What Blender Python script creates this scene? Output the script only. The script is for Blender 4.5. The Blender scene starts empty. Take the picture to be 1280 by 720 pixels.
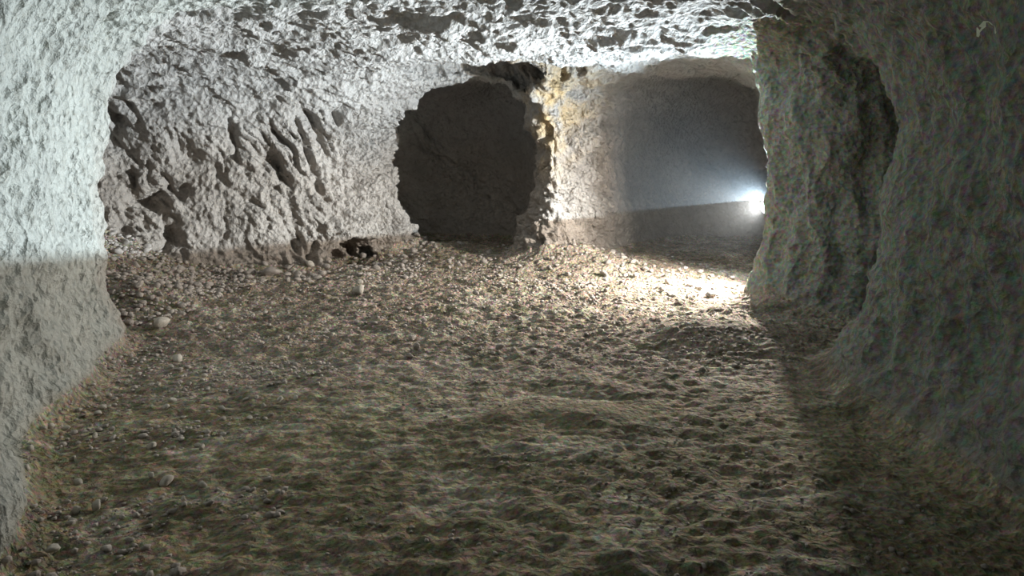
import bpy, math, random
import numpy as np
from mathutils import Vector, Matrix
from mathutils.bvhtree import BVHTree

S = bpy.context.scene
COL = S.collection

# ---------------------------------------------------------------- camera, world, light
cam_d = bpy.data.cameras.new('camera')
cam = bpy.data.objects.new('camera', cam_d)
COL.objects.link(cam)
cam.location = (0.0, 0.0, 1.5)
cam.rotation_euler = (math.radians(90), 0, 0)
cam_d.sensor_width = 36.0
cam_d.lens = 36.0 * 900 / 1280
cam_d.shift_y = -150 / 1280
cam_d.clip_start = 0.05
S.camera = cam

w = bpy.data.worlds.new('cave_dark')
w.use_nodes = True
w.node_tree.nodes['Background'].inputs[0].default_value = (0.55, 0.75, 0.7, 1)
w.node_tree.nodes['Background'].inputs[1].default_value = 0.0
S.world = w
S.view_settings.view_transform = 'Standard'
S.view_settings.look = 'None'
S.view_settings.gamma = 1.0
S.view_settings.use_curve_mapping = False
S.view_settings.exposure = 0.0
S.cycles.max_bounces = 10
S.cycles.diffuse_bounces = 3
S.cycles.volume_bounces = 0
S.cycles.sample_clamp_indirect = 6.0

STAND = Vector((3.15, 8.66, 0.0))           # its tripod
LAMP = Vector((3.05, 8.62, 1.04))           # the lamp head behind the right-hand pillar
def light(name, kind, energy, color, loc, aim, **kw):
    d = bpy.data.lights.new(name, kind)
    d.energy = energy
    d.color = color
    for k, v in kw.items():
        setattr(d, k, v)
    o = bpy.data.objects.new(name, d)
    COL.objects.link(o)
    o.location = loc
    o.rotation_euler = Vector(aim).to_track_quat('-Z', 'Y').to_euler()
    return o
# broad flood of the lamp: lights the chamber, its floor and the pillar across
light('lamp_flood', 'AREA', 370, (1.0, 0.925, 0.84), LAMP + Vector((-0.10, -0.025, 0.0)), (-0.97, -0.22, -0.10), shape='DISK', size=0.09)
# the lamp's cool upper emitter: it sits on a plate added to cut its light off level
BEAM = LAMP + Vector((-0.06, -0.015, 0.088))
PLATE_N = Vector((-0.077, 0.086, 0.993)).normalized()
light('lamp_upper_beam', 'AREA', 880, (0.74, 0.89, 1.0), BEAM, (-0.87, -0.42, -0.25), shape='DISK', size=0.003)
# stray light of the bulb in every direction
light('lamp_spill', 'POINT', 48, (0.82, 0.92, 1.0), LAMP + Vector((-0.09, -0.02, 0.0)), (0, 0, -1), shadow_soft_size=0.03)

# ---------------------------------------------------------------- noise (numpy)
def _hash(ix, iy, iz, seed):
    h = (ix.astype(np.uint32) * np.uint32(374761393) + iy.astype(np.uint32) * np.uint32(668265263)
         + iz.astype(np.uint32) * np.uint32(2147483647 - 1274126177) + np.uint32(seed * 974711 + 12345))
    h = (h ^ (h >> np.uint32(13))) * np.uint32(1274126177)
    h = (h ^ (h >> np.uint32(16))) * np.uint32(2246822519)
    return h ^ (h >> np.uint32(13))

_G = np.random.RandomState(7).normal(size=(256, 3)).astype(np.float32)
_G /= np.linalg.norm(_G, axis=1, keepdims=True)

def perlin(p, seed=0):
    p = p.astype(np.float32)
    fl = np.floor(p)
    i = fl.astype(np.int32)
    f = p - fl
    u = f * f * f * (f * (f * 6 - 15) + 10)
    out = np.zeros(len(p), np.float32)
    for c in range(8):
        dx, dy, dz = c & 1, (c >> 1) & 1, (c >> 2) & 1
        g = _G[_hash(i[:, 0] + dx, i[:, 1] + dy, i[:, 2] + dz, seed) & np.uint32(255)]
        d = g[:, 0] * (f[:, 0] - dx) + g[:, 1] * (f[:, 1] - dy) + g[:, 2] * (f[:, 2] - dz)
        wx = u[:, 0] if dx else 1 - u[:, 0]
        wy = u[:, 1] if dy else 1 - u[:, 1]
        wz = u[:, 2] if dz else 1 - u[:, 2]
        out += d * wx * wy * wz
    return out * 1.5

def fbm(p, octaves, seed=0, gain=0.5):
    a, s, out = 1.0, 1.0, 0
    for k in range(octaves):
        out = out + a * perlin(p * s + 17.3 * k, seed + k)
        a *= gain
        s *= 2.03
    return out

def cellular(p, seed=0):
    """distance to the nearest feature point: bowls with sharp rims, like pick scallops"""
    p = p.astype(np.float32)
    b = np.floor(p - 0.5).astype(np.int32)
    best = np.full(len(p), 9.0, np.float32)
    for c in range(8):
        ix, iy, iz = b[:, 0] + (c & 1), b[:, 1] + ((c >> 1) & 1), b[:, 2] + ((c >> 2) & 1)
        h = _hash(ix, iy, iz, seed)
        jx = (h & np.uint32(1023)).astype(np.float32) / 1023
        jy = ((h >> np.uint32(10)) & np.uint32(1023)).astype(np.float32) / 1023
        jz = ((h >> np.uint32(20)) & np.uint32(1023)).astype(np.float32) / 1023
        d = (p[:, 0] - ix - .15 - .7 * jx) ** 2 + (p[:, 1] - iy - .15 - .7 * jy) ** 2 + (p[:, 2] - iz - .15 - .7 * jz) ** 2
        best = np.minimum(best, d)
    return np.sqrt(best)

def ridged(p, seed=0):
    return 1 - np.abs(perlin(p, seed)) * 1.6

def stretch(p, D, s):
    D = np.array(D, np.float32)
    D /= np.linalg.norm(D)
    return p - ((1 - 1 / s) * (p @ D))[:, None] * D

def smooth(e0, e1, x):
    t = np.clip((x - e0) / (e1 - e0), 0, 1)
    return t * t * (3 - 2 * t)

# ---------------------------------------------------------------- plan of the cave
def catmull(pts, n=6):
    pts = np.array(pts, float)
    out = []
    m = len(pts)
    for i in range(m):
        a, b, c, d = pts[i - 1], pts[i], pts[(i + 1) % m], pts[(i + 2) % m]
        for t in np.linspace(0, 1, n, endpoint=False):
            out.append(0.5 * (2 * b + (c - a) * t + (2 * a - 5 * b + 4 * c - d) * t * t + (3 * b - a - 3 * c + d) * t ** 3))
    return np.array(out)

def poly_sdf(X, Y, poly):
    d = np.full(X.shape, 1e9)
    inside = np.zeros(X.shape, bool)
    n = len(poly)
    for i in range(n):
        x1, y1 = poly[i]
        x2, y2 = poly[(i + 1) % n]
        ex, ey = x2 - x1, y2 - y1
        t = np.clip(((X - x1) * ex + (Y - y1) * ey) / (ex * ex + ey * ey + 1e-12), 0, 1)
        d = np.minimum(d, (X - x1 - t * ex) ** 2 + (Y - y1 - t * ey) ** 2)
        if y1 != y2:
            cond = ((y1 > Y) != (y2 > Y)) & (X < (x2 - x1) * (Y - y1) / (y2 - y1) + x1)
            inside ^= cond
    d = np.sqrt(d)
    return np.where(inside, -d, d).astype(np.float32)

MAIN = catmull([(-1.7, -1.4), (-1.75, 0.6), (-1.85, 1.8), (-2.08, 2.65), (-2.5, 3.35), (-2.85, 3.95), (-3.0, 4.66), (-3.28, 5.4),
                (-3.43, 5.95), (-3.75, 6.35), (-4.7, 6.6), (-5.7, 7.1), (-6.1, 8.0), (-5.7, 8.9), (-4.7, 9.35), (-3.8, 9.75),
                (-2.95, 10.1), (-2.4, 10.55), (-2.1, 11.4), (-1.85, 12.2), (-1.95, 13.0),
                (-0.8, 13.3), (0.15, 12.4), (0.33, 11.4), (0.5, 10.85), (0.68, 10.75),
                (0.98, 10.95), (1.5, 11.05), (2.6, 11.2), (3.9, 11.3), (4.3, 10.2), (4.0, 9.1), (3.45, 8.15),
                (2.88, 7.85), (2.68, 7.58), (2.78, 7.35), (3.08, 6.95), (3.8, 6.75), (4.7, 6.5), (4.6, 5.7), (3.3, 5.35),
                (2.72, 5.05), (2.55, 4.5), (2.5, 3.4), (2.45, 1.5), (2.35, -1.4)])
BAY = catmull([(0.74, 10.55), (1.15, 11.2), (1.7, 11.95), (2.3, 12.7), (3.0, 13.4), (3.9, 13.6), (4.9, 12.8), (5.1, 11.4), (4.6, 10.2),
               (3.6, 9.9), (2.4, 9.8), (1.4, 9.9)])
ALC = catmull([(-1.75, 12.2), (-0.6, 11.8), (0.3, 11.7), (0.5, 12.4), (0.2, 13.3), (-0.4, 13.7), (-1.4, 13.7), (-2.1, 13.4), (-2.15, 13.0)])

H = 0.042
GX = np.arange(-6.7, 5.6, H)
GY = np.arange(-1.8, 15.0, H)
GZ = np.arange(-0.45, 3.85, H)
X2, Y2 = np.meshgrid(GX, GY, indexing='ij')
P_MAIN, P_BAY, P_ALC = (poly_sdf(X2, Y2, q) for q in (MAIN, BAY, ALC))

def g2(x, y, cx, cy, rx, ry):
    return np.exp(-((x - cx) / rx) ** 2 - ((y - cy) / ry) ** 2)

def crest_y(x):
    return 4.32 + 0.05 * np.sin(x * 5 + 0.6) + 0.025 * np.sin(x * 13) - 0.22 * np.clip(x - 0.45, 0, 1)

def floor_z(x, y):
    z = 0.022 * np.clip(y - 6, 0, 9)
    z = z + 0.78 * g2(x, y, -5.35, 8.5, 1.05, 0.95) + 0.25 * g2(x, y, -3.9, 7.4, 0.7, 0.6)      # rubble heap
    z = z + 0.22 * g2(x, y, 0.85, 10.5, 0.9, 0.6) + 0.12 * g2(x, y, -1.2, 11.8, 1.2, 0.6)        # debris at the ridge foot
    z = z + 0.16 * g2(x, y, 1.75, 6.2, 0.75, 0.55) + 0.10 * g2(x, y, 2.5, 7.2, 0.6, 0.5)         # berm at the pillar foot
    yc = crest_y(x)
    crest = smooth(-0.55, -0.2, x) * (1 - smooth(0.5, 0.9, x)) * (0.7 + 0.3 * np.sin(x * 9 + 1)) + 0.5 * np.exp(-((x - 0.42) / 0.14) ** 2)
    z = z + crest * np.where(y < yc, 0.05 * np.exp(-((y - yc) / 0.16) ** 2), 0.05 * np.exp(-((y - yc) / 0.20) ** 2))
    z = z - crest * 0.04 * np.exp(-((y - yc - 0.45) / 0.16) ** 2)
    return z

def ceil_z(x, y):
    z = 2.93 + 0.10 * np.sin(x * 0.9 + 0.4) * np.sin(y * 0.7) - 0.010 * (x + 0.4) ** 2
    z = z + 0.16 * g2(x, y, -0.55, 10.3, 1.0, 0.8)                                             # hollow before the alcove
    z = z - 0.10 * g2(x, y, 0.2, 9.0, 0.9, 0.35)
    return z

def flare(x, y, h):
    amp = 0.26 + 0.40 * smooth(1.8, 2.6, x) * (1 - smooth(5.6, 6.6, y)) + 0.15 * smooth(3.5, 5, -x) * smooth(7, 8, y) + 0.50 * g2(x, y, 0.65, 11.0, 0.8, 0.8) + 0.45 * g2(x, y, -1.9, 12.6, 0.7, 0.8)
    return amp * np.exp(-np.clip(h, 0, 9) / 0.38)

def smax(a, b, k):
    hh = np.maximum(k - np.abs(a - b), 0) / k
    return np.maximum(a, b) + hh * hh * k * 0.25

F2 = floor_z(X2, Y2).astype(np.float32)
C2 = ceil_z(X2, Y2).astype(np.float32)
A2 = (flare(X2, Y2, np.zeros_like(X2))).astype(np.float32)
Z = GZ.astype(np.float32)[None, None, :]
HF = F2[:, :, None] - Z
FL = A2[:, :, None] * np.exp(-np.clip(-HF, 0, 9) / np.float32(0.38))
K2 = (1.25 - 0.90 * g2(X2, Y2, 2.6, 7.6, 0.7, 0.7)).astype(np.float32)      # the pillar meets the roof more squarely
field = smax(P_MAIN[:, :, None] + FL, Z - C2[:, :, None], K2[:, :, None])
bay = smax(P_BAY[:, :, None] + FL * 0.6, Z - np.float32(3.08), np.float32(1.9))
field = -smax(-field, -bay, np.float32(0.10))
alc = smax(P_ALC[:, :, None] + FL * 0.5, Z - np.float32(3.0), np.float32(0.9))
field = -smax(-field, -alc, np.float32(0.45))
field = smax(field, HF, np.float32(0.16)).astype(np.float32)
# hollows picked out of the chamber wall and the wall foot
def carve(c, r, k=0.06):
    global field
    i0 = [max(0, int((c[a] - r[a] * 1.6 - g[0]) / H)) for a, g in enumerate((GX, GY, GZ))]
    i1 = [int((c[a] + r[a] * 1.6 - g[0]) / H) + 2 for a, g in enumerate((GX, GY, GZ))]
    sl = tuple(slice(a, b) for a, b in zip(i0, i1))
    x, y, z = np.meshgrid(GX[sl[0]], GY[sl[1]], GZ[sl[2]], indexing='ij')
    d = (np.sqrt(((x - c[0]) / r[0]) ** 2 + ((y - c[1]) / r[1]) ** 2 + ((z - c[2]) / r[2]) ** 2) - 1) * min(r)
    field[sl] = -smax(-field[sl], -d.astype(np.float32), np.float32(k))
carve((-2.35, 10.75, 0.22), (0.50, 0.45, 0.26), 0.2)
carve((-0.40, 10.75, 2.98), (1.05, 0.60, 0.42), 0.08)                       # broken-out hollow over the alcove mouth
carve((0.75, 10.15, 2.92), (0.36, 0.30, 0.30), 0.06)
carve((-1.1, 10.2, 2.92), (0.45, 0.28, 0.26), 0.06)
del FL, HF, bay, alc

# ---------------------------------------------------------------- surface nets
def surface_nets(f):
    nx, ny, nz = f.shape
    s = f < 0
    cnt = np.zeros((nx - 1, ny - 1, nz - 1), np.int8)
    for c in range(8):
        a, b, d = c & 1, (c >> 1) & 1, (c >> 2) & 1
        cnt += s[a:nx - 1 + a, b:ny - 1 + b, d:nz - 1 + d]
    act = (cnt > 0) & (cnt < 8)
    I = np.argwhere(act)
    idx = np.full(act.shape, -1, np.int32)
    idx[act] = np.arange(len(I), dtype=np.int32)
    val = np.stack([f[I[:, 0] + (c & 1), I[:, 1] + ((c >> 1) & 1), I[:, 2] + ((c >> 2) & 1)] for c in range(8)], 1)
    acc = np.zeros((len(I), 3))
    num = np.zeros(len(I))
    cor = np.array([[c & 1, (c >> 1) & 1, (c >> 2) & 1] for c in range(8)], float)
    for a in range(8):
        for bit in (1, 2, 4):
            if a & bit:
                continue
            b = a | bit
            m = (val[:, a] < 0) != (val[:, b] < 0)
            t = val[m, a] / (val[m, a] - val[m, b])
            acc[m] += cor[a] + t[:, None] * (cor[b] - cor[a])
            num[m] += 1
    V = I + acc / num[:, None]
    V = np.stack([GX[0] + V[:, 0] * H, GY[0] + V[:, 1] * H, GZ[0] + V[:, 2] * H], 1)
    Q = []
    for ax in range(3):
        b, c = (ax + 1) % 3, (ax + 2) % 3
        s0 = [slice(None)] * 3; s1 = [slice(None)] * 3
        s0[ax] = slice(0, -1); s1[ax] = slice(1, None)
        ch = s[tuple(s0)] != s[tuple(s1)]
        E = np.argwhere(ch)
        ok = (E[:, b] > 0) & (E[:, c] > 0) & (E[:, b] < f.shape[b] - 1) & (E[:, c] < f.shape[c] - 1)
        E = E[ok]
        air0 = s[E[:, 0], E[:, 1], E[:, 2]]
        def cell(db, dc):
            K = E.copy(); K[:, b] += db; K[:, c] += dc
            return idx[K[:, 0], K[:, 1], K[:, 2]]
        q = np.stack([cell(-1, -1), cell(0, -1), cell(0, 0), cell(-1, 0)], 1)
        q[air0] = q[air0][:, ::-1]
        Q.append(q)
    return V.astype(np.float32), np.concatenate(Q)

def subdivide(V, Q):
    e = np.concatenate([Q[:, [0, 1]], Q[:, [1, 2]], Q[:, [2, 3]], Q[:, [3, 0]]])
    e.sort(axis=1)
    key = e[:, 0].astype(np.int64) * len(V) + e[:, 1]
    u, inv = np.unique(key, return_inverse=True)
    mid = 0.5 * (V[u // len(V)] + V[u % len(V)])
    fc = V[Q].mean(1)
    n, nq = len(V), len(Q)
    m = (n + inv).reshape(4, nq).T
    c = n + len(u) + np.arange(nq)
    Q2 = np.concatenate([np.stack([Q[:, 0], m[:, 0], c, m[:, 3]], 1), np.stack([m[:, 0], Q[:, 1], m[:, 1], c], 1),
                         np.stack([c, m[:, 1], Q[:, 2], m[:, 2]], 1), np.stack([m[:, 3], c, m[:, 2], Q[:, 3]], 1)])
    return np.concatenate([V, mid, fc]), Q2

def vnormals(V, Q):
    n = np.cross(V[Q[:, 2]] - V[Q[:, 0]], V[Q[:, 3]] - V[Q[:, 1]])
    out = np.stack([sum(np.bincount(Q[:, k], n[:, a], len(V)) for k in range(4)) for a in range(3)], 1)
    return out / (np.linalg.norm(out, axis=1, keepdims=True) + 1e-9)

V, Q = surface_nets(field)
del field
N = vnormals(V, Q).astype(np.float32)
VN, Q = subdivide(np.concatenate([V, N], 1), Q)
V, N = VN[:, :3].copy(), VN[:, 3:].copy()
N /= np.linalg.norm(N, axis=1, keepdims=True) + 1e-9

# ---------------------------------------------------------------- relief
def look2(G, x, y):
    fx = np.clip((x - GX[0]) / H, 0, len(GX) - 1.001); fy = np.clip((y - GY[0]) / H, 0, len(GY) - 1.001)
    i, j = fx.astype(int), fy.astype(int)
    a, b = fx - i, fy - j
    return G[i, j] * (1 - a) * (1 - b) + G[i + 1, j] * a * (1 - b) + G[i, j + 1] * (1 - a) * b + G[i + 1, j + 1] * a * b
x, y, z = V[:, 0], V[:, 1], V[:, 2]
hf = z - floor_z(x, y)
w_floor = 1 - smooth(0.03, 0.22, hf)
w_floor *= smooth(0.3, 0.7, N[:, 2])
w_ceil = smooth(0.25, 0.75, -N[:, 2]) * (1 - w_floor)
w_bay = smooth(10.6, 11.6, y) * smooth(1.3, 2.3, x)
w_alc = smooth(12.0, 12.6, y) * (1 - smooth(0.3, 0.6, x)) * smooth(-2.4, -2.0, x)
calm = np.clip(w_bay * 0.6 + w_alc * 0.6, 0, 0.75)                      # smoother walls of the bay and the alcove
right = smooth(1.2, 2.2, x) * (1 - smooth(8.0, 8.4, y)) * (1 - w_ceil)
chamber = smooth(6.1, 6.5, y) * (1 - w_ceil) * (1 - right)
left = (1 - smooth(6.1, 6.5, y)) * (1 - right)
w_wall = (1 - w_floor)

big = fbm(V * 0.9, 3, 3)
disp = w_wall * 0.11 * big
warp = np.stack([perlin(V * 2.6, 40), perlin(V * 2.6, 41), perlin(V * 2.6, 42)], 1)
# ceiling: strong, layered pitting
pc = stretch(V + 0.10 * warp, (1, 0.25, 0), 2.6)
c1 = cellular(pc * 3.8, 11)
c2 = cellular(pc * 8.5, 12)
c3 = cellular(stretch(V, (1, 0.3, 0), 1.5) * 15, 13)
crag = smooth(-0.4, 0.5, fbm(V * 1.2, 2, 52))
disp += w_ceil * (1 - 0.7 * calm) * ((0.05 + 0.24 * crag) * (c1 - 0.5) + (0.05 + 0.08 * crag) * (c2 - 0.5) + 0.045 * (c3 - 0.5))
# walls: scallops and slanting pick grooves
pw = stretch(V + 0.10 * warp, (0.75, 0.2, -0.62), 2.8)
g1 = cellular(pw * 3.4, 21)
g2_ = cellular(stretch(V + 0.04 * warp, (0.7, 0.2, -0.7), 2.6) * 8.0, 22)
g3 = cellular(V * 16.0, 23)
rough = smooth(-0.2, 0.4, fbm(V * 0.9, 2, 51))
rough = np.maximum(rough, 0.9 * np.exp(-((x - 1.2) / 0.9) ** 2 - ((y - 11.2) / 1.0) ** 2))
rough = np.maximum(rough, 1.6 * np.exp(-((x + 2.2) / 1.0) ** 2 - ((y - 11.3) / 1.5) ** 2))
gouge = np.clip(ridged(stretch(V + 0.12 * warp, (0.75, 0.25, -0.62), 4.0) * 3.0, 24) - 0.6, 0, 1)
groove = np.clip(ridged(stretch(V + 0.10 * warp, (0.35, 0.3, -0.88), 4.5) * 5.0, 25) - 0.5, 0, 1) + 0.6 * np.clip(ridged(stretch(V + 0.05 * warp, (0.6, 0.3, -0.7), 4.0) * 9.0, 26) - 0.5, 0, 1)
disp -= chamber * w_wall * (1 - calm) * (0.05 + 0.14 * rough) * groove
disp += chamber * w_wall * (1 - calm) * ((0.05 + 0.20 * rough) * (g1 - 0.5) + (0.03 + 0.07 * rough) * (g2_ - 0.5) + 0.035 * (g3 - 0.5) - 0.36 * (0.3 + 0.7 * rough) * gouge)
pl = stretch(V + 0.05 * warp, (0.1, 0.55, -0.83), 2.4)
l1 = cellular(pl * 3.6, 31)
lp_ = cellular(stretch(V + 0.03 * warp, (0.1, -0.6, -0.8), 2.2) * 5.0, 34)
l2 = cellular(stretch(V, (0.0, -0.5, -0.8), 1.9) * 9.0, 32)
disp += left * w_wall * (1 - w_ceil) * (0.14 * (l1 - 0.5) + 0.045 * (l2 - 0.5) + 0.02 * (g3 - 0.5) - 0.16 * np.clip(0.24 - lp_, 0, 1))
pr = stretch(V + 0.12 * warp, (0.0, 0.25, 1.0), 4.0)
r1 = cellular(pr * 4.0, 33)
disp += right * w_wall * (0.15 * (r1 - 0.5) + 0.04 * (g2_ - 0.5))
fine = fbm(V * 9, 3, 70)
disp += w_wall * (1 - 0.5 * calm) * 0.022 * fine
# ragged crest of the ridge and the ceiling before the alcove
rag = np.exp(-((x - 0.0) / 1.6) ** 2 - ((y - 10.9) / 1.1) ** 2) * smooth(0.8, 2.2, z)
rag = np.maximum(rag, 0.75 * np.exp(-((x + 1.9) / 0.7) ** 2 - ((y - 12.0) / 1.0) ** 2))
disp += rag * (0.26 * (cellular(V * 2.6 + 0.2 * warp, 77) - 0.5) + 0.10 * (cellular(V * 6, 78) - 0.5))
V = V + N * disp[:, None]
# floor: trodden, lumpy earth
fl = np.stack([x, y, 0 * z], 1)
lump = 0.035 * fbm(fl * 1.3, 3, 80) + 0.028 * np.abs(perlin(fl * np.array([3.2, 5.0, 1]), 84)) + 0.030 * fbm(fl * np.array([8, 12, 1.0]), 3, 85, 0.6)
lump += 0.03 * (0.45 - np.minimum(cellular(fl * np.array([9., 11., 1]), 86), 0.45)) * smooth(-0.3, 0.3, perlin(fl * 0.8, 87))
near = 1 - smooth(4.8, 7.0, y)
crest_ = smooth(-0.6, -0.2, x) * (1 - smooth(0.6, 1.0, x)) * np.exp(-((y - 4.36) / 0.22) ** 2)
V[:, 2] += w_floor * lump * (1 - 0.45 * near) * (1 - 0.5 * crest_)

# ---------------------------------------------------------------- split the shell into floor, ceiling and walls
fc_w = w_floor[Q].mean(1)
fc_c = w_ceil[Q].mean(1)
qc = V[Q].mean(1)
part = np.full(len(Q), 2)
part[(qc[:, 0] > 1.6) & (qc[:, 1] < 8.6)] = 3
part[(qc[:, 0] < 1.6) & (qc[:, 1] < 6.3)] = 1
part[qc[:, 1] < -1.0] = 5
part[fc_c > 0.45] = 4
part[fc_w > 0.5] = 0
NAMES = {0: 'floor', 1: 'wall_left', 2: 'wall_back', 3: 'wall_right', 4: 'ceiling', 5: 'wall_front'}

# rock tint: cool beam painted in as grey higher up; pale left, greenish right
beam_mix = smooth(1.25, 2.75, V[:, 2] + 0.35 * fbm(V * 0.8, 2, 90))[:, None]
tint = np.array([0.34, 0.30, 0.262]) * (1 - beam_mix) + np.array([0.38, 0.37, 0.355]) * beam_mix
wl = ((1 - smooth(5.6, 6.6, y)) * (1 - smooth(-1.6, 0.2, x)))[:, None]
tint = tint * (1 - wl) + np.array([0.41, 0.425, 0.395]) * wl
wr = (smooth(1.6, 2.5, x) * (1 - smooth(8.0, 8.8, y)))[:, None]
tint = tint * (1 - wr) + np.array([0.325, 0.335, 0.285]) * wr
ft = np.array([0.29, 0.245, 0.205]) + np.array([0.07, 0.065, 0.06]) * smooth(-0.2, 0.5, fbm(fl * 0.7, 2, 91))[:, None]
dust = 0.45 * smooth(0.15, 0.5, fbm(fl * np.array([1.6, 3.5, 1]), 3, 92))[:, None]
olive = (1 - smooth(3.8, 5.6, y))[:, None]
ft = ft * (1 - olive) + (ft * np.array([1.02, 1.05, 0.88])) * olive
ft = ft * (1 - dust) + np.array([0.58, 0.54, 0.47]) * dust
damp = smooth(0.1, 0.6, fbm(fl * np.array([2.2, 4.0, 1]), 3, 93))[:, None]
ft = ft * (1 - 0.55 * damp) + np.array([0.13, 0.13, 0.07]) * 0.55 * damp
tint = tint * (1 - w_floor[:, None]) + ft * w_floor[:, None]
tint = np.clip(np.concatenate([tint, wr * (1 - w_floor[:, None])], 1), 0, 1).astype(np.float32)
# ---------------------------------------------------------------- materials
def rock(name, a, b, c, scale=1.0, bump=1.0, streak=None, mottle=0.0, ochre=0.0, rough=0.95, cells=False):
    m = bpy.data.materials.new(name)
    m.use_nodes = True
    nt = m.node_tree
    nd, ln = nt.nodes, nt.links
    bs = nd['Principled BSDF']
    bs.inputs['Roughness'].default_value = rough
    bs.inputs['Specular IOR Level'].default_value = 0.15
    tc = nd.new('ShaderNodeTexCoord')
    src = tc.outputs['Object']
    def noise(sc, det, vec=src, rough=0.6, dist=0.0):
        n = nd.new('ShaderNodeTexNoise')
        n.inputs['Scale'].default_value = sc
        n.inputs['Detail'].default_value = det
        n.inputs['Roughness'].default_value = rough
        n.inputs['Distortion'].default_value = dist
        ln.new(vec, n.inputs['Vector'])
        return n
    def mix(f, u, v, mode='MIX'):
        x = nd.new('ShaderNodeMix'); x.data_type = 'RGBA'; x.blend_type = mode
        for s, val in ((0, f), (6, u), (7, v)):
            if hasattr(val, 'is_linked') or isinstance(val, bpy.types.NodeSocket):
                ln.new(val, x.inputs[s])
            else:
                x.inputs[s].default_value = val if s == 0 else (*val, 1)
        return x.outputs[2]
    def ramp(inp, lo, hi):
        r = nd.new('ShaderNodeMapRange')
        r.inputs['From Min'].default_value = lo; r.inputs['From Max'].default_value = hi
        ln.new(inp, r.inputs['Value'])
        return r.outputs['Result']
    n1 = noise(1.3 * scale, 6, dist=0.4)
    n2 = noise(11 * scale, 5)
    n3 = noise(55 * scale, 4)
    if a is None:
        at_ = nd.new('ShaderNodeAttribute'); at_.attribute_name = 'tint'
        g = mix(ramp(n1.outputs['Fac'], 0.35, 0.65), (0.88, 0.88, 0.88), (1.1, 1.1, 1.1))
        g = mix(ramp(n2.outputs['Fac'], 0.50, 0.80), g, (0.72, 0.70, 0.66))
        col = mix(1.0, at_.outputs['Color'], g, 'MULTIPLY')
    else:
        col = mix(ramp(n1.outputs['Fac'], 0.35, 0.65), a, b)
        col = mix(ramp(n2.outputs['Fac'], 0.50, 0.80), col, c)
    if mottle:
        n4 = noise(26 * scale, 2)
        sep = nd.new('ShaderNodeSeparateColor'); ln.new(n4.outputs['Color'], sep.inputs[0])
        cmb = nd.new('ShaderNodeCombineColor')
        for k in range(3):
            ln.new(ramp(sep.outputs[k], 0.25, 0.75), cmb.inputs[k])
        f = mottle
        if a is None and not cells:
            mm = nd.new('ShaderNodeMath'); mm.operation = 'MULTIPLY'; mm.inputs[1].default_value = mottle
            ln.new(at_.outputs['Alpha'], mm.inputs[0]); f = mm.outputs[0]
        col = mix(f, col, cmb.outputs[0], 'OVERLAY')
    if cells:                                   # clods of different earth
        for sc, amt in ((9.0, 0.55), (24.0, 0.5)):
            vc = nd.new('ShaderNodeTexVoronoi'); vc.inputs['Scale'].default_value = sc
            wv0 = nd.new('ShaderNodeVectorMath'); wv0.operation = 'MULTIPLY_ADD'
            ln.new(n2.outputs['Color'], wv0.inputs[0]); wv0.inputs[1].default_value = (0.12, 0.12, 0.0); ln.new(src, wv0.inputs[2])
            ln.new(wv0.outputs[0], vc.inputs['Vector'])
            sp = nd.new('ShaderNodeSeparateColor'); ln.new(vc.outputs['Color'], sp.inputs[0])
            g2c = mix(sp.outputs[0], (0.55, 0.56, 0.50), (1.55, 1.50, 1.42))
            col = mix(amt, col, mix(1.0, col, g2c, 'MULTIPLY'))
    if ochre:
        n5 = noise(2.6, 4)
        mp = nd.new('ShaderNodeVectorMath'); mp.operation = 'DISTANCE'
        ln.new(src, mp.inputs[0]); mp.inputs[1].default_value = (0.55, 10.4, 2.35)
        near = ramp(mp.outputs['Value'], 1.3, 0.3)
        mu = nd.new('ShaderNodeMath'); mu.operation = 'MULTIPLY'
        ln.new(near, mu.inputs[0]); ln.new(ramp(n5.outputs['Fac'], 0.38, 0.60), mu.inputs[1])
        mu2 = nd.new('ShaderNodeMath'); mu2.operation = 'MULTIPLY'; mu2.inputs[1].default_value = ochre
        ln.new(mu.outputs[0], mu2.inputs[0])
        col = mix(mu2.outputs[0], col, (0.55, 0.36, 0.11))
    ln.new(col, bs.inputs['Base Color'])
    # fine relief
    vo = nd.new('ShaderNodeTexVoronoi'); vo.inputs['Scale'].default_value = 17 * scale
    vec = src
    if streak:
        mpn = nd.new('ShaderNodeMapping'); mpn.inputs['Scale'].default_value = streak
        ln.new(src, mpn.inputs['Vector']); vec = mpn.outputs['Vector']
    wv = nd.new('ShaderNodeVectorMath'); wv.operation = 'MULTIPLY_ADD'
    ln.new(n2.outputs['Color'], wv.inputs[0]); wv.inputs[1].default_value = (0.06, 0.06, 0.06); ln.new(vec, wv.inputs[2])
    ln.new(wv.outputs[0], vo.inputs['Vector'])
    ad = nd.new('ShaderNodeMath'); ad.operation = 'MULTIPLY_ADD'
    ln.new(n3.outputs['Fac'], ad.inputs[0]); ad.inputs[1].default_value = 0.5; ln.new(vo.outputs['Distance'], ad.inputs[2])
    ad2 = nd.new('ShaderNodeMath'); ad2.operation = 'MULTIPLY_ADD'
    ln.new(n2.outputs['Fac'], ad2.inputs[0]); ad2.inputs[1].default_value = 0.8; ln.new(ad.outputs[0], ad2.inputs[2])
    bu = nd.new('ShaderNodeBump'); bu.inputs['Strength'].default_value = min(1, 0.9 * bump); bu.inputs['Distance'].default_value = 0.02 * bump
    ln.new(ad2.outputs[0], bu.inputs['Height']); ln.new(bu.outputs[0], bs.inputs['Normal'])
    return m

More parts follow.
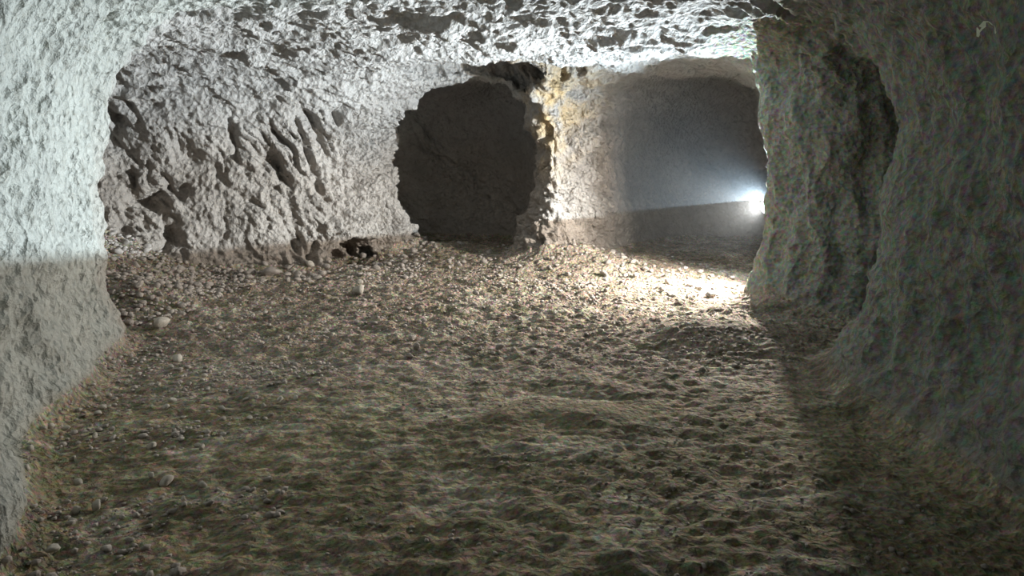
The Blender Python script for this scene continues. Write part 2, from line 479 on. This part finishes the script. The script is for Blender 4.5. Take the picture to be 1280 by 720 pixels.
M = {
    'floor': rock('trodden_earth', None, None, None, 1.5, 1.5, mottle=0.4, cells=True),
    'wall_left': rock('carved_tuff', None, None, None, 1.0, 1.8, ochre=0.6, mottle=0.45),
    'stone': rock('rubble_stone', (0.34, 0.30, 0.27), (0.46, 0.42, 0.38), (0.26, 0.23, 0.20), 2.5, 0.5),
    'pale_stone': rock('pale_rubble', (0.50, 0.46, 0.40), (0.60, 0.56, 0.50), (0.40, 0.37, 0.32), 2.5, 0.5),
}
M['wall_front'] = M['wall_right'] = M['wall_back'] = M['ceiling'] = M['wall_left']

def plain(name, color, rough=0.5, metal=0.0, emit=None, strength=0.0):
    m = bpy.data.materials.new(name)
    m.use_nodes = True
    nt = m.node_tree
    b = nt.nodes['Principled BSDF']
    n = nt.nodes.new('ShaderNodeTexNoise'); n.inputs['Scale'].default_value = 40
    r = nt.nodes.new('ShaderNodeMix'); r.data_type = 'RGBA'
    r.inputs[6].default_value = (*color, 1); r.inputs[7].default_value = (*[c * 0.8 for c in color], 1)
    nt.links.new(n.outputs['Fac'], r.inputs[0]); nt.links.new(r.outputs[2], b.inputs['Base Color'])
    b.inputs['Roughness'].default_value = rough
    b.inputs['Metallic'].default_value = metal
    if emit:
        b.inputs['Emission Color'].default_value = (*emit, 1)
        b.inputs['Emission Strength'].default_value = strength
    return m

def mesh_from(name, verts, faces, mat, parent=None, smooth_=True):
    me = bpy.data.meshes.new(name)
    verts = np.ascontiguousarray(verts, np.float32)
    if isinstance(faces, np.ndarray):
        k = faces.shape[1]
        me.vertices.add(len(verts)); me.vertices.foreach_set('co', verts.ravel())
        me.loops.add(faces.size); me.loops.foreach_set('vertex_index', faces.astype(np.int32).ravel())
        me.polygons.add(len(faces)); me.polygons.foreach_set('loop_start', np.arange(0, faces.size, k, dtype=np.int32))
        me.update(calc_edges=True)
    else:
        me.from_pydata(verts.tolist(), [], faces)
    if smooth_:
        me.polygons.foreach_set('use_smooth', np.ones(len(me.polygons), bool))
    me.materials.append(mat)
    o = bpy.data.objects.new(name, me)
    COL.objects.link(o)
    o.parent = parent
    return o

LABELS = {'floor': 'uneven brown earth floor of the cave', 'wall_left': 'pale carved tuff wall beside the camera, lit above and shaded below',
          'wall_back': 'brown pick-marked chamber wall with alcove and vaulted bay', 'wall_right': 'dark greenish rock wall and pillar with a shadowed recess',
          'ceiling': 'rough pitted grey cave ceiling', 'wall_front': 'rock closing the passage behind the photographer'}
for k, nm in NAMES.items():
    f = Q[part == k]
    if not len(f):
        continue
    u, inv = np.unique(f, return_inverse=True)
    o = mesh_from(nm, V[u], inv.reshape(f.shape), M[nm])
    if 1:
        ca = o.data.color_attributes.new('tint', 'FLOAT_COLOR', 'POINT'); ca.data.foreach_set('color', tint[u].ravel())
    o['kind'] = 'structure'; o['label'] = LABELS[nm]; o['category'] = {'floor': 'floor', 'ceiling': 'ceiling'}.get(nm, 'wall')

# height of the finished floor, read back for everything that lies on it
HB = 0.05
fv = V[np.unique(Q[part == 0])]
hm = np.full((260, 340), np.nan)
ix = ((fv[:, 0] + 6.6) / HB).astype(int); iy = ((fv[:, 1] + 1.8) / HB).astype(int)
ok = (ix >= 0) & (ix < 260) & (iy >= 0) & (iy < 340)
tmp = np.full((260, 340), -9.0)
cnt = np.zeros((260, 340)); sm = np.zeros((260, 340))
np.add.at(cnt, (ix[ok], iy[ok]), 1); np.add.at(sm, (ix[ok], iy[ok]), fv[ok, 2])
hm[cnt > 0] = sm[cnt > 0] / cnt[cnt > 0]
def ground(px, py):
    i, j = int((px + 6.6) / HB), int((py + 1.8) / HB)
    if 0 <= i < 260 and 0 <= j < 340 and not math.isnan(hm[i, j]):
        return float(hm[i, j])
    return None

# ---------------------------------------------------------------- the lamp behind the pillar
def tag(o, label, cat, group=None, kind=None):
    o['label'] = label; o['category'] = cat
    if group: o['group'] = group
    if kind: o['kind'] = kind

def tube(p0, p1, r0, r1, n=16, caps=True):
    p0, p1 = Vector(p0), Vector(p1)
    q = (p1 - p0).to_track_quat('Z', 'Y')
    vs, fs = [], []
    for p, r in ((p0, r0), (p1, r1)):
        for i in range(n):
            a = 2 * math.pi * i / n
            vs.append(p + q @ Vector((r * math.cos(a), r * math.sin(a), 0)))
    for i in range(n):
        j = (i + 1) % n
        fs.append((i, j, n + j, n + i))
    if caps:
        fs.append(tuple(range(n - 1, -1, -1))); fs.append(tuple(range(n, 2 * n)))
    return vs, fs
def join(*parts):
    vs, fs = [], []
    for v, f in parts:
        k = len(vs); vs += list(v); fs += [tuple(i + k for i in t) for t in f]
    return vs, fs

gz = ground(STAND.x, STAND.y) or 0.1
lamp = bpy.data.objects.new('work_lamp', None); COL.objects.link(lamp)
lamp.location = (STAND.x, STAND.y, gz)
tag(lamp, 'glaring white work lamp shining from behind the rock pillar', 'lamp')
D = Vector((-0.97, -0.24, 0)).normalized()
metal = plain('dark_lamp_metal', (0.05, 0.05, 0.055), 0.45, 0.6)
h = LAMP.z - gz
def lp(name, vf, mat, parent=lamp):
    return mesh_from(name, [tuple(v) for v in vf[0]], vf[1], mat, parent, False)
c = Vector((LAMP.x - STAND.x, LAMP.y - STAND.y, h))
head = lp('housing', join(tube(c + D * 0.0, c - D * 0.05, 0.075, 0.07, 24), tube(c - D * 0.05, c - D * 0.11, 0.06, 0.03, 24),
                          tube(c + D * 0.0, c + D * 0.03, 0.078, 0.082, 24, False)), metal)
lp('lens', tube(c + D * 0.001, c + D * 0.02, 0.072, 0.066, 24), plain('lamp_lens', (0.9, 0.95, 1.0), 0.3, 0, (0.85, 0.94, 1.0), 60), lamp)
lp('pole', tube((0, 0, 0.10), (0, 0, h + 0.02), 0.013, 0.013), metal)
pc_ = BEAM - Vector((STAND.x, STAND.y, gz)) - PLATE_N * 0.0017
lp('added_cutoff_plate', tube(pc_ - PLATE_N * 0.004, pc_, 0.16, 0.16, 40), metal)  # unseen plate added to throw the level shadow line on the left wall
for k in range(3):
    a = 2 * math.pi * k / 3 + 0.5
    e = Vector((0.17 * math.cos(a), 0.17 * math.sin(a), 0))
    gg = (ground(STAND.x + e.x, STAND.y + e.y) or gz) - gz
    lp('leg', tube((0, 0, 0.32), (e.x, e.y, gg - 0.01), 0.009, 0.007, 10), metal)

# ---------------------------------------------------------------- loose stones
rng = np.random.RandomState(5)
def ico(sub):
    import bmesh
    bm = bmesh.new(); bmesh.ops.create_icosphere(bm, subdivisions=sub, radius=1)
    v = np.array([t.co[:] for t in bm.verts]); f = np.array([[q.index for q in t.verts] for t in bm.faces]); bm.free()
    return v, f
I1, F1 = ico(1); I2, F2i = ico(2)
def stone_shape(v, seed):
    r = np.random.RandomState(seed)
    v = v.copy()
    for _ in range(7):                          # knock flat faces onto the lump
        d = r.normal(size=3); d /= np.linalg.norm(d)
        t = r.uniform(0.45, 0.78)
        s = v @ d
        v -= np.clip(s - t, 0, None)[:, None] * d
    v *= r.uniform(0.8, 1.15, 3) * np.array([1.1, 1.0, 0.72])
    v += r.normal(size=v.shape) * 0.03
    return v
SHAPES = []
for k in range(8):
    me_o = mesh_from('stone', stone_shape(I2, k), F2i, M['stone'], None, False)
    SHAPES.append(me_o.data); bpy.data.objects.remove(me_o)
PALE = []
for k in range(5):
    me_o = mesh_from('pale_stone', stone_shape(I2, 50 + k), F2i, M['pale_stone'], None, False)
    PALE.append(me_o.data); bpy.data.objects.remove(me_o)

taken = []
def put(mesh, px, py, r, label, group, name='stone', sink=0.35, up=1.0):
    g = ground(px, py)
    if g is None:
        return None
    for a, b, q in taken:
        if (a - px) ** 2 + (b - py) ** 2 < (1.15 * (q + r)) ** 2:
            return None
    o = bpy.data.objects.new(name, mesh); COL.objects.link(o)
    o.location = (px, py, g + r * 0.7 * (1 - sink) * up)
    o.scale = (r, r * rng.uniform(0.75, 1.1), r * up)
    o.rotation_euler = (rng.uniform(-.3, .3), rng.uniform(-.3, .3), rng.uniform(0, 6.28))
    tag(o, label, 'stone', group)
    taken.append((px, py, r))
    return o
def at(u, v, zz=0.1):
    d = 900 * (1.5 - zz) / (v - 210)
    return (u - 640) / 900 * d, d

# stones with a look of their own
for (u, v, zz, r, pale, up, label) in [
        (201, 408, 0.05, 0.10, 1, 0.8, 'largest rounded pale rock lying before the rubble heap'),
        (338, 345, 0.10, 0.12, 0, 0.9, 'broad brown rock at the foot of the chamber wall below the hollow'),
        (388, 335, 0.12, 0.09, 1, 0.8, 'pale flat rock in the stones under the chamber wall'),
        (208, 605, 0.0, 0.045, 1, 0.9, 'reddish round stone half sunk in the foreground floor'),
        (222, 452, 0.0, 0.055, 1, 0.9, 'light knobbly stone beside the flank of the left wall')]:
    px, py = at(u, v, zz)
    put((PALE if pale else SHAPES)[int(r * 100) % 5], px, py, r, label, None, 'rock', 0.35, up)
px, py = at(449, 365, 0.08)
b = put(PALE[1], px, py, 0.075, 'pale upright stone standing among the rubble with a pebble balanced on it', None, 'standing_stone', 0.2, 1.6)
if b:
    b.rotation_euler = (0, 0, 0.4)
    t = bpy.data.objects.new('balanced_pebble', PALE[2]); COL.objects.link(t)
    t.location = (px, py, b.location.z + 0.075 * 1.6 * 0.62 + 0.018); t.scale = (0.042, 0.04, 0.045)
    tag(t, 'small pale pebble balanced on the upright stone', 'stone')

ZONES = [  # count, px, py ranges in plan, radius, label, group, pale
    (35, (-5.3, -4.5), (7.6, 9.3), (0.035, 0.065), 'grey-brown stone high on the rubble heap behind the pale left wall', 'stones high on the rubble heap', 0),
    (40, (-4.5, -3.5), (7.0, 9.3), (0.035, 0.065), 'grey-brown stone at the foot of the rubble heap', 'stones at the foot of the rubble heap', 0),
    (30, (-3.5, -2.5), (9.0, 10.2), (0.035, 0.07), 'brown stone lying along the foot of the grooved chamber wall', 'stones at the chamber wall foot', 0),
    (25, (-2.4, -1.3), (10.0, 12.2), (0.035, 0.07), 'brown stone between the wall hollow and the dark alcove', 'stones beside the alcove', 0),
    (25, (-1.0, 0.4), (9.8, 12.0), (0.03, 0.06), 'stone on the sill of the dark alcove', 'stones before the alcove', 0),
    (30, (0.5, 1.6), (9.2, 11.0), (0.03, 0.06), 'stone in the debris at the foot of the ochre-stained ridge', 'stones at the ridge foot', 0),
    (30, (1.6, 2.9), (8.0, 10.4), (0.03, 0.06), 'stone on the dazzling bright floor next to the lamp', 'stones in the lamplight', 0),
    (40, (-1.6, 1.6), (5.6, 9.0), (0.025, 0.045), 'small stone on the trodden middle of the chamber floor', 'stones on the chamber floor', 0),
    (40, (-2.6, -1.3), (2.7, 5.4), (0.016, 0.034), 'pale pebble on the mottled floor beside the left wall', 'pebbles beside the left wall', 1)]
for n, xr, yr, rr, label, group, pale in ZONES:
    made = 0
    for _ in range(n * 12):
        if made >= n:
            break
        src = PALE if pale else SHAPES
        if put(src[rng.randint(len(src))], rng.uniform(*xr), rng.uniform(*yr), rng.uniform(*rr), label, group, 'pebble' if pale else 'stone'):
            made += 1

# gravel: everything smaller, one object
base = [stone_shape(I1, 100 + k) for k in range(12)]
vs, fs, nv = [], [], 0
cxx, cyy = np.meshgrid(np.arange(130), np.arange(170), indexing='ij')
clump = fbm(np.stack([cxx.ravel() * 0.11, cyy.ravel() * 0.17, 0 * cxx.ravel() + 0.5], 1), 3, 120).reshape(130, 170)
def gravel(n, xr, yr, rr, keep=1.0):
    global nv
    for _ in range(n):
        px, py = rng.uniform(*xr), rng.uniform(*yr)
        g = ground(px, py)
        if g is None:
            continue
        r = rr[0] * (rr[1] / rr[0]) ** rng.uniform() ** 1.5
        a = rng.uniform(0, 6.28)
        if keep < 1 and clump[int((px + 6.6) / 0.1), int((py + 1.8) / 0.1)] < rng.uniform(-0.15, 0.25):
            continue
        if any((a_ - px) ** 2 + (b_ - py) ** 2 < (1.2 * q_ + r) ** 2 for a_, b_, q_ in taken):
            continue
        v = base[rng.randint(12)] * r
        R = np.array([[math.cos(a), -math.sin(a), 0], [math.sin(a), math.cos(a), 0], [0, 0, 1]])
        vs.append(v @ R.T + np.array([px, py, g + r * 0.25]))
        fs.append(F1 + nv); nv += len(v)
gravel(3200, (-5.6, -3.2), (6.5, 9.6), (0.012, 0.045))
gravel(1500, (-3.9, -1.2), (9.0, 12.6), (0.012, 0.05))
gravel(1500, (-0.5, 3.0), (7.8, 11.4), (0.010, 0.04), 0.5)
gravel(4500, (-3.3, 2.4), (5.2, 10.5), (0.008, 0.030), 0.5)
gravel(3000, (-3.1, -1.0), (2.4, 6.6), (0.006, 0.026), 0.5)
gravel(4500, (-2.2, 1.8), (2.4, 6.0), (0.004, 0.016), 0.5)
go = mesh_from('gravel', np.concatenate(vs), np.concatenate(fs), M['stone'], None, False)
tag(go, 'fine loose gravel strewn over the cave floor', 'gravel', None, 'stuff')

# ---------------------------------------------------------------- white dab on the right-hand wall
wq = Q[(part == 3) | (part == 4)]
wq = wq[(V[wq[:, 0], 1] < 5.5) & (V[wq[:, 0], 0] > 1.0)]
u, inv = np.unique(wq, return_inverse=True)
bvh = BVHTree.FromPolygons(V[u].tolist(), inv.reshape(wq.shape).tolist())
strip = [(1222, 46), (1224, 36), (1229, 32), (1231, 27), (1236, 27), (1240, 31), (1245, 34), (1244, 42)]
width = [1.5, 3.4, 3.4, 1.8, 1.4, 1.2, 1.6, 0.8]
dv = []
for (a, b_), wd in zip(strip, width):
    for s in (-1, 1):
        d = Vector(((a + s * wd - 640) / 900, 1, (210 - b_ - s * 0.4 * wd) / 900)).normalized()
        hit = bvh.ray_cast(cam.location, d)
        for off in (0.004, -0.02):
            dv.append(tuple(hit[0] - d * off))
df = []
for i in range(len(strip) - 1):
    k = i * 4
    df += [(k, k + 2, k + 6, k + 4), (k, k + 4, k + 5, k + 1), (k + 2, k + 3, k + 7, k + 6), (k + 1, k + 5, k + 7, k + 3)]
dab = mesh_from('paint_mark', dv, df, plain('white_paint', (0.85, 0.95, 0.80), 0.7), None, False)
tag(dab, 'small crooked white paint mark high on the right wall', 'mark')

# ---------------------------------------------------------------- haze hanging in the bay around the lamp
hz = bpy.data.materials.new('cave_haze'); hz.use_nodes = True
nt = hz.node_tree; nt.nodes.clear()
out = nt.nodes.new('ShaderNodeOutputMaterial'); vsn = nt.nodes.new('ShaderNodeVolumeScatter')
vsn.inputs['Color'].default_value = (0.86, 0.94, 1.0, 1); vsn.inputs['Density'].default_value = 0.007
vsn.inputs['Anisotropy'].default_value = 0.3
nt.links.new(vsn.outputs[0], out.inputs['Volume'])
bxv = [(i, j, k) for k in (0.45, 3.0) for j in (8.3, 13.4) for i in (1.2, 4.8)]
hzo = mesh_from('haze', bxv, [(0, 2, 3, 1), (4, 5, 7, 6), (0, 1, 5, 4), (2, 6, 7, 3), (0, 4, 6, 2), (1, 3, 7, 5)], hz, None, False)
tag(hzo, 'thin dusty haze glowing around the lamp', 'haze', None, 'stuff')
